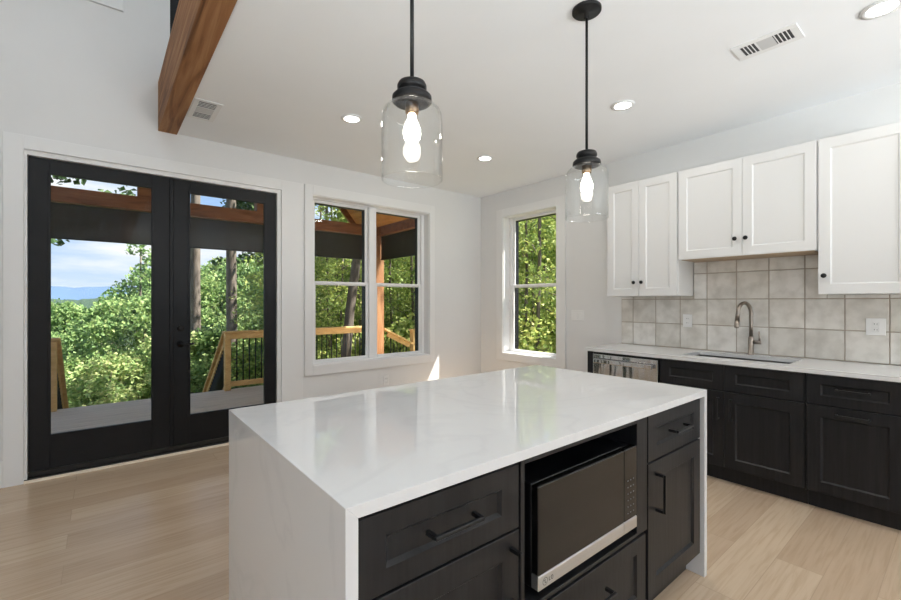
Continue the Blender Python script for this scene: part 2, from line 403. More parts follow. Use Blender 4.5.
casing('trim_4', 'y', -5.62, -4.16, 3.845, 4.9, 0.1)
mb = MB(); mb.box((XL, -0.016, 0), (DL - 0.108, 0, 0.19), M_trim, 0.002); struct(mb.build('baseboard_far'))
mb = MB(); mb.box((-2.569, -0.016, 0), (0, 0, 0.19), M_trim, 0.002); struct(mb.build('baseboard_far_corner'))
mb = MB(); mb.box((-0.016, -2.13, 0), (0, -0.016, 0.19), M_trim, 0.002); struct(mb.build('baseboard_right'))

# double-hung window: unit in local frame, x across, y depth (outside +), z up
def dh_window(name, w, z0, z1, units, loc, rz):
    root = struct(empty(name, loc, rz)); h = z1 - z0
    fr = MB()
    yf = 0.105
    fw, fz = 0.05, 0.014
    # outer frame (white inside)
    for a, b_ in (((0, yf, 0), (fw, 0.165, h)), ((w - fw, yf, 0), (w, 0.165, h)), ((fw, yf, 0), (w - fw, 0.165, fz)), ((fw, yf, h - fz), (w - fw, 0.165, h))):
        fr.box(a, b_, M_vinyl, 0.002)
    fr.build('frame', root)
    jl = MB(); q = 0.006
    for a, b_ in (((0, -0.002, 0), (q, yf, h)), ((w - q, -0.002, 0), (w, yf, h)), ((q, -0.002, 0), (w - q, yf, q)), ((q, -0.002, h - q), (w - q, yf, h))): jl.box(a, b_, M_vinyl)
    jl.build('jamb_liner', root)
    ex = MB()
    for a, b_ in (((0, 0.166, 0), (0.062, 0.235, h)), ((w - 0.062, 0.166, 0), (w, 0.235, h)), ((0.062, 0.166, 0), (w - 0.062, 0.235, 0.03)), ((0.062, 0.166, h - 0.045), (w - 0.062, 0.235, h))):
        ex.box(a, b_, M_blackmetal)
    ex.build('exterior_frame', root)
    spans = []
    if units == 1: spans = [(fw, w - fw)]
    else:
        c_ = w / 2; mw = 0.046
        mu = MB(); mu.box((c_ - mw, yf - 0.015, fz), (c_ + mw, 0.165, h - fz), M_vinyl, 0.002); mu.box((c_ - 0.07, 0.166, 0.03), (c_ + 0.07, 0.235, h - 0.045), M_blackmetal); mu.build('mullion', root)
        spans = [(fw, c_ - mw), (c_ + mw, w - fw)]
    mid = (1.553 - z0)
    for a, b_ in spans:
        for low in (True, False):
            sb = MB(); y0, y1 = (0.115, 0.135) if low else (0.138, 0.158)
            zz0, zz1 = (fz, mid + 0.022) if low else (mid - 0.02, h - fz)
            st = 0.03
            sb.box((a, y0, zz0), (a + st, y1, zz1), M_vinyl, 0.002); sb.box((b_ - st, y0, zz0), (b_, y1, zz1), M_vinyl, 0.002)
            sb.box((a + st, y0, zz0), (b_ - st, y1, zz0 + 0.03), M_vinyl, 0.002); sb.box((a + st, y0, zz1 - 0.03), (b_ - st, y1, zz1), M_vinyl, 0.002)
            so = sb.build('sash', root)
            g = MB(); g.box((a + st - 0.004, (y0 + y1) / 2 - 0.002, zz0 + 0.025), (b_ - st + 0.004, (y0 + y1) / 2 + 0.002, zz1 - 0.025), M_glass); g.build('glass', so)
    return root
dh_window('window_1', WR - WL, WB_, WT, 2, (WL, 0, WB_), 0)
dh_window('window_2', BL - BR, WB_, WT, 1, (0, BL, WB_), -pi / 2)
def fixed_window(name, x0, x1, z0, z1, m):
    root = struct(empty(name, (x0, 0, z0))); w, h = x1 - x0, z1 - z0; mb = MB()
    for a, b_ in (((0, 0.05, 0), (0.09, 0.16, h)), ((w - 0.09, 0.05, 0), (w, 0.16, h)), ((0.09, 0.05, 0), (w - 0.09, 0.16, 0.09)), ((0.09, 0.05, h - 0.09), (w - 0.09, 0.16, h))): mb.box(a, b_, m, 0.002)
    mb.build('frame', root)
    MB().box((0.085, 0.1, 0.085), (w - 0.085, 0.105, h - 0.085), M_glass).build('glass', root)
fixed_window('window_3', -5.62, -4.16, 3.845, 4.9, M_vinyl)
fixed_window('window_4', -3.736, -2.6, 3.28, 5.0, M_blackmetal)

# black french door pair
d1 = struct(empty('door_1', (0, 0, 0)))
mb = MB()
for a, b_ in (((DL, 0.0, 0), (-4.630, 0.19, DT)), ((-2.824, 0.0, 0), (DR, 0.19, DT)), ((-4.630, 0.0, 2.445), (-2.824, 0.19, DT))): mb.box(a, b_, M_trim, 0.001)
mb.build('jamb', d1)
th = MB(); th.box((DL, -0.005, 0), (DR, 0.2, 0.022), M_threshold, 0.003); th.box((-4.628, 0.028, 0.022), (-2.826, 0.1, 0.062), M_threshold, 0.003); th.build('threshold', d1)
MB().box((DL, -0.03, 0), (DR, -0.005, 0.018), M_shoe, 0.002).build('floor_strip', d1)
def leaf(x0, x1, gx0, gx1, handle=None):
    y0, y1, zb, zt = 0.03, 0.075, 0.066, 2.441
    gz0, gz1 = 0.322, 2.331
    mb = MB()
    mb.box((x0, y0, zb), (gx0, y1, zt), M_blackdoor, 0.0015); mb.box((gx1, y0, zb), (x1, y1, zt), M_blackdoor, 0.0015)
    mb.box((gx0, y0, zb), (gx1, y1, gz0), M_blackdoor, 0.0015); mb.box((gx0, y0, gz1), (gx1, y1, zt), M_blackdoor, 0.0015)
    l = mb.build('door_leaf', d1)
    gb = MB(); s_ = 0.012
    for a, b_ in (((gx0 - s_, y0 - 0.008, gz0 - s_), (gx0 + 0.006, y0, gz1 + s_)), ((gx1 - 0.006, y0 - 0.008, gz0 - s_), (gx1 + s_, y0, gz1 + s_)),
                  ((gx0 + 0.006, y0 - 0.008, gz0 - s_), (gx1 - 0.006, y0, gz0 + 0.006)), ((gx0 + 0.006, y0 - 0.008, gz1 - 0.006), (gx1 - 0.006, y0, gz1 + s_))): gb.box(a, b_, M_blackdoor, 0.002)
    gb.build('glazing_bead', l)
    MB().box((gx0 - 0.002, 0.05, gz0 - 0.002), (gx1 + 0.002, 0.055, gz1 + 0.002), M_glass).build('glass', l)
    return l
leaf(-4.628, -3.737, -4.508, -3.864)
l2 = leaf(-3.706, -2.826, -3.584, -2.936)
ab = MB(); ab.box((-3.737, 0.022, 0.066), (-3.706, 0.078, 2.441), M_blackdoor, 0.004); ab.build('astragal', d1)
hb = MB(); hx = -3.655
hb.lathe([(0.0, 0), (0.027, 0), (0.029, 0.006), (0.012, 0.010), (0.010, 0.04), (0.0, 0.04)], M_blackmetal, n=20)
bmesh.ops.rotate(hb.bm, verts=hb.bm.verts[:], cent=(0, 0, 0), matrix=Matrix.Rotation(pi / 2, 3, 'X'))
bmesh.ops.translate(hb.bm, verts=hb.bm.verts[:], vec=(hx, 0.03, 0.97))
hb.bar((hx, -0.005, 0.97), (hx + 0.105, -0.005, 0.97), 0.012, 0.018, M_blackmetal, 0.003)
hb.build('lever_handle', l2)
kb = MB(); kb.lathe([(0.0, 0), (0.027, 0), (0.027, 0.012), (0.0, 0.014)], M_blackmetal, n=20)
bmesh.ops.rotate(kb.bm, verts=kb.bm.verts[:], cent=(0, 0, 0), matrix=Matrix.Rotation(pi / 2, 3, 'X'))
bmesh.ops.translate(kb.bm, verts=kb.bm.verts[:], vec=(hx, 0.03, 1.11))
kb.bar((hx, 0.01, 1.125), (hx, 0.01, 1.095), 0.01, 0.012, M_blackmetal)
kb.build('deadbolt', l2)

# timber beam along the edge of the kitchen ceiling
o = MB().box((-3.823, YN, 2.822), (-3.6835, -0.002, 3.246), M_beam, 0.004).build('timber_beam')
tag(o, 'brown stained timber beam running along the edge of the white ceiling', 'beam', kind='thing')

# ------------------------------------------------------------------ cabinet helpers (local: x across, front at y=0 facing -y, back +y)
def shaker(mb, x0, x1, z0, z1, m, stile=0.07, rail=0.07, y0=0.0, th=0.02, rec=0.010, cham=0.009):
    xi0, xi1, zi0, zi1 = x0 + stile, x1 - stile, z0 + rail, z1 - rail
    e_ = 0.0015
    P = lambda a, b_, c_, d_, y: [(a, y, c_), (b_, y, c_), (b_, y, d_), (a, y, d_)]
    rings = [P(x0, x1, z0, z1, y0 + th), P(x0, x1, z0, z1, y0 + e_), P(x0 + e_, x1 - e_, z0 + e_, z1 - e_, y0), P(xi0, xi1, zi0, zi1, y0),
             P(xi0 + cham, xi1 - cham, zi0 + cham, zi1 - cham, y0 + rec)]
    vs = [v for r_ in rings for v in r_]; fs = [(0, 1, 2, 3), (16, 17, 18, 19)]
    for i in range(4):
        for k in range(4): fs.append((i * 4 + k, i * 4 + (k + 1) % 4, (i + 1) * 4 + (k + 1) % 4, (i + 1) * 4 + k))
    mb.faces(vs, fs, m)
    return mb
def pull(parent, cx, cz, L=0.160, vertical=False, y0=0.0):
    mb = MB(); so, w = 0.032, 0.011
    if vertical:
        mb.box((cx - w / 2, y0 - so - w, cz - L / 2), (cx + w / 2, y0 - so, cz + L / 2), M_pull, 0.0018)
        for s_ in (-1, 1):
            z_ = cz + s_ * (L / 2 - w / 2); mb.box((cx - w / 2, y0 - so, z_ - w / 2), (cx + w / 2, y0 - 0.0005, z_ + w / 2), M_pull)
    else:
        mb.box((cx - L / 2, y0 - so - w, cz - w / 2), (cx + L / 2, y0 - so, cz + w / 2), M_pull, 0.0018)
        for s_ in (-1, 1):
            x_ = cx + s_ * (L / 2 - w / 2); mb.box((x_ - w / 2, y0 - so, cz - w / 2), (x_ + w / 2, y0 - 0.0005, cz + w / 2), M_pull)
    return mb.build('handle', parent)
def knob(parent, cx, cz):
    mb = MB(); mb.lathe([(0.006, 0), (0.006, 0.012), (0.0135, 0.016), (0.0165, 0.021), (0.015, 0.027), (0.0, 0.029)], M_knob, n=20)
    bmesh.ops.rotate(mb.bm, verts=mb.bm.verts[:], cent=(0, 0, 0), matrix=Matrix.Rotation(pi / 2, 3, 'X'))
    bmesh.ops.translate(mb.bm, verts=mb.bm.verts[:], vec=(cx, 0, cz))
    return mb.build('knob', parent)
def base_body(root, w, depth, toe=0.11, top=0.882, toe_rec=0.075):
    mb = MB(); mb.box((0.0005, 0.0205, toe), (w - 0.0005, depth, top), M_cab); mb.box((0.0005, toe_rec, 0), (w - 0.0005, depth, toe), M_cab)
    return mb.build('body', root)

# ------------------------------------------------------------------ island
IX0, IX1, IY0, IY1 = -3.803, -1.886, -3.626, -2.563
isl = tag(empty('waterfall_countertop', ((IX0 + IX1) / 2, (IY0 + IY1) / 2, 0)), 'white quartz waterfall top with side slabs wrapping the kitchen island', 'countertop')
ox, oy = (IX0 + IX1) / 2, (IY0 + IY1) / 2
def slab(prof, name):
    # mitred slab: profile in x, z run along y
    mb = MB(); n_ = len(prof)
    vs = [(x - ox, IY0 - oy, z) for x, z in prof] + [(x - ox, IY1 - oy, z) for x, z in prof]
    out = mb.faces(vs, [tuple(range(n_)), tuple(range(n_, 2 * n_))] + [(k, (k + 1) % n_, n_ + (k + 1) % n_, n_ + k) for k in range(n_)], M_quartz)
    bmesh.ops.bevel(mb.bm, geom=list({ed for f in out for ed in f.edges}), offset=0.0009, segments=1, affect='EDGES')
    mb.build(name, isl)
slab([(IX0, 0.914), (IX1, 0.914), (IX1 - 0.03, 0.884), (IX0 + 0.03, 0.884)], 'top_slab')
slab([(IX0, 0), (IX0 + 0.03, 0), (IX0 + 0.03, 0.884), (IX0, 0.914)], 'side_slab')
slab([(IX1, 0), (IX1 - 0.03, 0), (IX1 - 0.03, 0.884), (IX1, 0.914)], 'side_slab')

FY = -3.616
ia = tag(empty('island_cabinet', (-3.7725, FY, 0)), 'black island cabinet left of the microwave, one drawer over a door', 'cabinet')
w = 0.5285
base_body(ia, w, 0.60)
dr = shaker(MB(), 0.001, w - 0.008, 0.688, 0.873, M_cab, 0.072, 0.055).build('drawer', ia); pull(dr, w / 2, 0.786)
do = shaker(MB(), 0.001, w - 0.008, 0.118, 0.681, M_cab).build('door', ia); pull(do, w - 0.042, 0.562, vertical=True)

im = tag(empty('island_cabinet', (-3.2435, FY, 0)), 'black island cabinet framing the microwave niche with a drawer below', 'cabinet')
w = 0.767
mb = MB()
mb.box((0, 0.0, 0.42), (0.017, 0.60, 0.882), M_cab, 0.001); mb.box((w - 0.082, 0.0, 0.42), (w, 0.60, 0.882), M_cab, 0.001)
mb.box((0.017, 0.0, 0.866), (w - 0.082, 0.60, 0.882), M_cab, 0.001); mb.box((0.017, 0.0, 0.418), (w - 0.082, 0.60, 0.432), M_cab, 0.001)
mb.box((0.017, 0.585, 0.432), (w - 0.082, 0.60, 0.866), M_cabin)
mb.box((0, 0.0205, 0.11), (w, 0.60, 0.417), M_cab); mb.box((0, 0.075, 0), (w, 0.60, 0.11), M_cab)
mb.build('body', im)
dr = shaker(MB(), 0.004, w - 0.012, 0.118, 0.408, M_cab, 0.07, 0.06).build('drawer', im); pull(dr, w / 2, 0.31)

ic = tag(empty('island_cabinet', (-2.473, FY, 0)), 'black island cabinet right of the microwave, narrow drawer over a door', 'cabinet')
w = 0.5565
base_body(ic, w, 0.60)
dr = shaker(MB(), 0.006, w - 0.028, 0.688, 0.877, M_cab, 0.075, 0.055).build('drawer', ic); pull(dr, 0.268, 0.788)
do = shaker(MB(), 0.006, w - 0.028, 0.126, 0.680, M_cab).build('door', ic); pull(do, 0.073, 0.552, vertical=True)

bk_ = MB().box((IX0 + 0.031, -3.014, 0), (IX1 - 0.031, -2.86, 0.8835), M_cab).build('island_back_panel')
tag(bk_, 'black panel closing the back of the island under its overhang', 'panel', kind='thing')

# microwave
mw = tag(empty('microwave', (-3.166, -3.606, 0.432)), 'black microwave with a silver strip along the bottom in the island niche', 'microwave')
mwW, mwH = 0.604, 0.349
mb = MB(); mb.box((0.004, 0.018, 0.022), (mwW - 0.004, 0.42, mwH - 0.002), M_blackplastic, 0.004)
for x_ in (0.04, mwW - 0.07):
    for y_ in (0.05, 0.36): mb.box((x_, y_, 0), (x_ + 0.03, y_ + 0.03, 0.0215), M_blackplastic)
mb.build('body', mw)
dd = MB(); dd.box((0, -0.012, 0.074), (0.505, 0.017, mwH), M_mwwindow, 0.003); dd = dd.build('door', mw)
cp = MB(); cp.box((0.5075, -0.012, 0.074), (mwW, 0.017, mwH), M_mwwindow, 0.003)
cp = cp.build('control_panel', mw)
for r_ in range(6):
    for c_ in range(3): MB().box((0.530 + c_ * 0.021, -0.0128, 0.10 + r_ * 0.025), (0.536 + c_ * 0.021, -0.0121, 0.104 + r_ * 0.025), M_grey).build('key', cp)
MB().box((0, -0.012, 0.028), (0.505, 0.017, 0.0725), M_strip, 0.002).build('silver_strip', mw)
MB().box((0.5075, -0.012, 0.028), (mwW, 0.017, 0.0725), M_strip, 0.002).build('silver_strip', mw)
# round face badge and two letters
lg = MB(); cx, cz, rr = 0.032, 0.050, 0.0125
vs, fs = [], []
N = 28
for k in range(N):
    a = 2 * pi * k / N
    for q in (rr, rr - 0.0022): vs.append((cx + q * cos(a), -0.0128, cz + q * sin(a)))
for k in range(N): fs.append((2 * k, 2 * k + 1, (2 * k + 3) % (2 * N), (2 * k + 2) % (2 * N)))
lg.faces(vs, fs, M_grey)
lg.box((cx - 0.0015, -0.0130, cz - 0.006), (cx + 0.0008, -0.0122, cz + 0.007), M_grey); lg.box((cx, -0.0130, cz - 0.006), (cx + 0.006, -0.0122, cz - 0.004), M_grey)
lg.box((cx - 0.007, -0.0130, cz + 0.002), (cx - 0.004, -0.0122, cz + 0.005), M_grey)
lx = 0.051
lg.box((lx, -0.0130, cz - 0.006), (lx + 0.002, -0.0122, cz + 0.006), M_grey); lg.box((lx, -0.0130, cz - 0.006), (lx + 0.007, -0.0122, cz - 0.004), M_grey)
gx_ = lx + 0.016
pts = [(gx_ + 0.0055 * cos(a), gx_, cz + 0.0058 * sin(a)) for a in [radians(40 + i * 20) for i in range(15)]]
for p, q in zip(pts[:-1], pts[1:]): lg.bar((p[0], -0.0126, p[2]), (q[0], -0.0126, q[2]), 0.0012, 0.002, M_grey)
lg.box((gx_ + 0.001, -0.0130, cz - 0.001), (gx_ + 0.006, -0.0122, cz + 0.001), M_grey)
lg.build('logo', mw)

# ------------------------------------------------------------------ base run on the right wall (rotated so its front faces -x)
RZ = -pi / 2
FX = -0.63
def rw(name, y, x=FX, z=0): return empty(name, (x, y, z), RZ)
ep = tag(rw('end_panel', -2.140), 'black end panel at the open end of the sink counter', 'panel')
MB().box((0, 0.0, 0.0), (0.0595, 0.628, 0.882), M_cab, 0.001).build('panel', ep)
dw = tag(rw('dishwasher', -2.2015), 'stainless steel dishwasher with a bar handle under the sink counter', 'dishwasher')
w = 0.609
mb = MB(); mb.box((0.002, 0.012, 0.10), (w - 0.002, 0.58, 0.878), M_blackplastic); mb.box((0.004, 0.075, 0), (w - 0.004, 0.5, 0.10), M_blackplastic); mb.build('body', dw)
dd = MB(); dd.box((0.004, -0.012, 0.115), (w - 0.004, 0.0115, 0.862), M_steel, 0.004, 2); dd = dd.build('door', dw)
hb = MB(); hb.box((0.035, -0.058, 0.785), (w - 0.035, -0.040, 0.825), M_steel, 0.006, 2)
for x_ in (0.05, w - 0.08): hb.box((x_, -0.040, 0.793), (x_ + 0.03, -0.0125, 0.817), M_steel, 0.003)
hb.build('handle', dd)

sb = tag(rw('sink_cabinet', -2.8135), 'black double door cabinet under the kitchen sink', 'cabinet')
w = 0.946
mb = MB(); mb.box((0.0005, 0.0205, 0.11), (0.02, 0.60, 0.882), M_cab); mb.box((w - 0.02, 0.0205, 0.11), (w - 0.0005, 0.60, 0.882), M_cab)
mb.box((0.02, 0.0205, 0.11), (w - 0.02, 0.6, 0.13), M_cab); mb.box((0.02, 0.0205, 0.67), (w - 0.02, 0.04, 0.882), M_cab); mb.box((0.02, 0.59, 0.13), (w - 0.02, 0.60, 0.882), M_cab)
mb.box((0.0005, 0.075, 0), (w - 0.0005, 0.55, 0.11), M_cab)
mb.build('body', sb)
for a, b_, hx in ((0.008, 0.472, 0.440), (0.4755, 0.938, 0.5235)):
    shaker(MB(), a, b_, 0.690, 0.875, M_cab, 0.072, 0.055).build('false_drawer_front', sb)
    d_ = shaker(MB(), a, b_, 0.122, 0.680, M_cab).build('door', sb); pull(d_, hx, 0.555, vertical=True)
tb = tag(rw('pullout_cabinet', -3.7615), 'black cabinet right of the sink, drawer over a door with level handles', 'cabinet')
w = 0.460
base_body(tb, w, 0.60)
dr = shaker(MB(), 0.004, w - 0.004, 0.690, 0.875, M_cab, 0.07, 0.055).build('drawer', tb); pull(dr, w / 2 - 0.002, 0.795)
do = shaker(MB(), 0.004, w - 0.004, 0.122, 0.680, M_cab).build('door', tb); pull(do, w / 2 - 0.002, 0.638)

# counter with the sink cut out
SX0, SX1, SY0, SY1 = -0.495, -0.125, -2.93, -3.645
mb = MB()
CX0, CX1, CY0, CY1 = -0.648, -0.001, -2.128, -4.235
mb.box((CX0, CY1, 0.884), (SX0, CY0, 0.914), M_quartz); mb.box((SX1, CY1, 0.884), (CX1, CY0, 0.914), M_quartz)
mb.box((SX0, SY0, 0.884), (SX1, CY0, 0.914), M_quartz); mb.box((SX0, CY1, 0.884), (SX1, SY1, 0.914), M_quartz)
o = mb.build('sink_countertop'); tag(o, 'white quartz countertop with a sink cutout along the tiled wall', 'countertop')
sk = MB(); s_ = 0.008
for a, b_ in (((SX0 - s_, SY1 - s_, 0.68), (SX1 + s_, SY0 + s_, 0.69)), ((SX0 - s_, SY1 - s_, 0.69), (SX0, SY0 + s_, 0.8835)), ((SX1, SY1 - s_, 0.69), (SX1 + s_, SY0 + s_, 0.8835)),
              ((SX0, SY1 - s_, 0.69), (SX1, SY1, 0.8835)), ((SX0, SY0, 0.69), (SX1, SY0 + s_, 0.8835))): sk.box(a, b_, M_sink)
o = empty('kitchen_sink', (0, 0, 0)); tag(o, 'undermount stainless sink set in the white counter below the faucet', 'sink')
sk.build('basin', o)
MB().lathe([(0.0, 0.6902), (0.045, 0.6902), (0.045, 0.693), (0.03, 0.6915), (0.0, 0.6915)], M_steel, ((SX0 + SX1) / 2, -3.32, 0), 24).build('drain', o)

# faucet
fx, fy = -0.085, -3.305
fa = tag(empty('kitchen_faucet', (fx, fy, 0.914)), 'brushed nickel gooseneck faucet standing behind the sink', 'faucet')
mb = MB(); mb.lathe([(0.0, 0), (0.027, 0), (0.027, 0.006), (0.021, 0.010), (0.020, 0.14), (0.016, 0.15), (0.0, 0.15)], M_faucet, n=24); mb.build('body', fa)
dx, dy = -0.96, 0.28
pts = [(0, 0, 0.145), (0, 0, 0.24), (0, 0, 0.335)]; R_ = 0.082
for i in range(1, 13):
    a = pi * i / 12; q = R_ - R_ * cos(a); pts.append((dx * q, dy * q, 0.335 + R_ * 1.08 * sin(a)))
q = 2 * R_; pts.append((dx * (q + 0.006), dy * (q + 0.006), 0.285))
MB().ring(pts, 0.0145, M_faucet, 16).build('spout', fa)
e0 = Vector(pts[-1]); MB().ring([tuple(e0 + Vector((0, 0, 0.004))), tuple(e0 + Vector((dx * 0.008, dy * 0.008, -0.055))), tuple(e0 + Vector((dx * 0.009, dy * 0.009, -0.062)))], [0.0165, 0.0175, 0.015], M_faucet, 16).build('spray_head', fa)
mb = MB(); mb.ring([(0, -0.015, 0.105), (0, -0.068, 0.105)], [0.016, 0.016], M_faucet, 16); mb.ring([(0, -0.058, 0.105), (-0.004, -0.06, 0.14), (-0.01, -0.056, 0.195)], [0.009, 0.0075, 0.006], M_faucet, 12)
mb.build('lever', fa)

# backsplash
bs = tag(empty('tile_backsplash', (0, 0, 0)), 'off white square tile backsplash between the counter and white upper cabinets', 'backsplash')
mb = MB(); mb.box((-0.0065, -4.235, 0.9145), (-0.0005, -2.139, 1.3985), M_grout); mb.box((-0.0065, -3.768, 1.3985), (-0.0005, -2.838, 1.708), M_grout); mb.build('grout', bs)
tl = MB(); g = 0.0035; rnd = random.Random(4)
ys = [-2.139] + [-2.95 + 0.2285 * 3 - 0.2285 * k for k in range(0, 9)] + [-4.235]
zs = [0.9165, 1.139, 1.3705, 1.601, 1.706]
for i in range(len(ys) - 1):
    for j in range(len(zs) - 1):
        ya, yb, za, zb = ys[i], ys[i + 1], zs[j], zs[j + 1]
        if j >= 2:
            ya, yb = min(ya, -2.838), max(yb, -3.768)
            if j == 2 and False: pass
            if ya - yb < 0.02: 
                if j == 2: # sliver under the flanking cabinets
                    tl.box((-0.0115, ys[i] - g, za + g), (-0.0066, ys[i + 1] + g, 1.3975), M_tile, 0.0015)
                continue
            if j == 2:
                # part of the tile under a flanking cabinet only shows its bottom sliver
                if ys[i] - ya > 0.02: tl.box((-0.0115, ys[i] - g, za + g), (-0.0066, ya + 0.0005, 1.3975), M_tile)
                if yb - ys[i + 1] > 0.02: tl.box((-0.0115, yb - 0.0005, za + g), (-0.0066, ys[i + 1] + g, 1.3975), M_tile)
        d_ = 0.0115 + rnd.uniform(-0.0008, 0.0008)
        tl.box((-d_, ya - g, za + g), (-0.0066, yb + g, zb - g), M_tile, 0.002)
tl.build('tiles', bs)

# upper cabinets
def upper(y, w, z0, z1, doors, label, wood_bottom=False):
    r_ = tag(rw('upper_cabinet', y, -0.338), label, 'cabinet')
    mb = MB(); mb.box((0.0005, 0.0205, z0 + 0.0005), (w - 0.0005, 0.3375, z1), M_white, 0.001); mb.build('body', r_)
    if wood_bottom: MB().box((0.02, 0.025, z0 - 0.004), (w - 0.02, 0.325, z0), M_ply).build('bottom_panel', r_)
    for a, b_, kx, kz in doors:
        d_ = shaker(MB(), a, b_, z0, z1 - 0.002, M_white, 0.063, 0.068).build('door', r_)
        if kx is not None: knob(d_, kx, kz)
    return r_
upper(-2.173, 0.662, 1.400, 2.474, [(0.002, 0.3155, 0.277, 1.527), (0.3185, 0.656, 0.349, 1.527)], 'tall white two door upper cabinet nearest the side window')
upper(-2.838, 0.930, 1.709, 2.474, [(0.006, 0.477, 0.433, 1.842), (0.480, 0.924, 0.506, 1.842)], 'short white two door upper cabinet above the sink', True)
upper(-3.770, 0.4615, 1.400, 2.474, [(0.003, 0.4585, 0.035, 1.527)], 'tall white single door upper cabinet above the right counter end')

# switches and outlets
def plate(name, label, cat, loc, rz, w, h, kind):
    r_ = tag(empty(name, loc, rz), label, cat)
    MB().box((-w / 2, -0.006, -h / 2), (w / 2, 0, h / 2), M_plate, 0.002).build('cover_plate', r_)
    if kind == 'switch':
        for k in (-1, 0, 1):
            MB().box((k * 0.046 - 0.0165, -0.010, -0.033), (k * 0.046 + 0.0165, -0.0062, 0.033), M_plate, 0.002).build('rocker', r_)
    elif kind == 'duplex':
        for k in (-1, 1):
            s_ = MB(); s_.box((-0.017, -0.009, k * 0.02 - 0.0145), (0.017, -0.0062, k * 0.02 + 0.0145), M_plate, 0.003)
            s_.box((-0.008, -0.0094, k * 0.02 - 0.004), (-0.0055, -0.0088, k * 0.02 + 0.005), M_slot); s_.box((0.0055, -0.0094, k * 0.02 - 0.004), (0.008, -0.0088, k * 0.02 + 0.004), M_slot)
            s_.build('socket', r_)
    return r_
plate('light_switch', 'white triple light switch on the wall beside the side window', 'switch', (-0.0005, -1.606, 1.192), RZ, 0.165, 0.118, 'switch')
plate('wall_outlet', 'white outlet on the tiles left of the faucet', 'outlet', (-0.0125, -2.788, 1.172), RZ, 0.078, 0.118, 'duplex')
plate('wall_outlet', 'white outlet on the tiles right of the faucet', 'outlet', (-0.0125, -4.025, 1.172), RZ, 0.1, 0.12, 'duplex')
plate('wall_outlet', 'white outlet low on the wall under the double window', 'outlet', (-1.56, -0.0005, 0.405), 0, 0.075, 0.118, 'duplex')

# ------------------------------------------------------------------ ceiling fixtures
def can_light(x, y, label):
    r_ = tag(empty('recessed_light', (x, y, H)), label, 'recessed light', 'recessed ceiling lights')
    MB().lathe([(0.060, -0.0015), (0.084, -0.0015), (0.086, -0.006), (0.064, -0.010), (0.060, -0.008)], M_trim, n=36, closed=True).build('trim_ring', r_)
    MB().lathe([(0.0, -0.002), (0.0598, -0.002), (0.0598, -0.006), (0.0, -0.006)], M_can, n=36).build('diffuser', r_)
    l = bpy.data.lights.new('downlight', 'AREA'); l.shape = 'DISK'; l.size = 0.11; l.energy = 5.0; l.color = (1, 0.95, 0.88)
    lo = bpy.data.objects.new('downlight', l); C.objects.link(lo); lo.parent = r_; lo.location = (0, 0, -0.013)
for x, y, s_ in ((-2.633, -1.275, 'lit recessed ceiling light left of the first pendant, in front of the double window'), (-1.133, -1.265, 'lit recessed ceiling light closest to the corner where both window walls meet'),
                 (-1.153, -2.784, 'lit recessed ceiling light above the white cabinets, between pendant and ceiling vent'), (-1.150, -4.166, 'lit recessed ceiling light cut by the top edge, beyond the ceiling vent')):
    can_light(x, y, s_)

def vent(x0, x1, y0, y1, label):
    r_ = tag(empty('ceiling_vent', ((x0 + x1) / 2, (y0 + y1) / 2, H)), label, 'vent'); w, l = (x1 - x0) / 2, abs(y1 - y0) / 2
    mb = MB()
    for a, b_ in (((-w, -l, -0.007), (-w + 0.035, l, -0.0005)), ((w - 0.035, -l, -0.007), (w, l, -0.0005)), ((-w + 0.035, -l, -0.007), (w - 0.035, -l + 0.03, -0.0005)), ((-w + 0.035, l - 0.03, -0.007), (w - 0.035, l, -0.0005))): mb.box(a, b_, M_trim, 0.0015)
    mb.build('frame', r_)
    MB().box((-w + 0.035, -l + 0.03, -0.0025), (w - 0.035, l - 0.03, -0.0005), M_slot).build('backing', r_)
    inner = 2 * (l - 0.03); third = inner / 3
    for k in range(3):
        y_ = -l + 0.03 + k * third; lv = MB()
        if k == 1:
            lv.box((-w + 0.036, y_ + 0.004, -0.006), (w - 0.036, y_ + third - 0.004, -0.003), M_ventmid)
        else:
            n_ = 4
            for q in range(n_ + 1):
                yy = y_ + 0.004 + (third - 0.008) * q / n_
                lv.box((-w + 0.036, yy - 0.002, -0.006), (w - 0.036, yy + 0.002, -0.003), M_trim)
            lv.box((-w + 0.036, y_ - 0.004, -0.0065), (w - 0.036, y_ + 0.004, -0.003), M_trim)
        lv.build('louver', r_)
    return r_
vent(-1.345, -1.155, -3.862, -3.555, 'white ceiling vent with three louver banks above the sink side')
vent(-3.676, -3.49, -0.885, -0.49, 'white ceiling vent tucked against the timber beam')

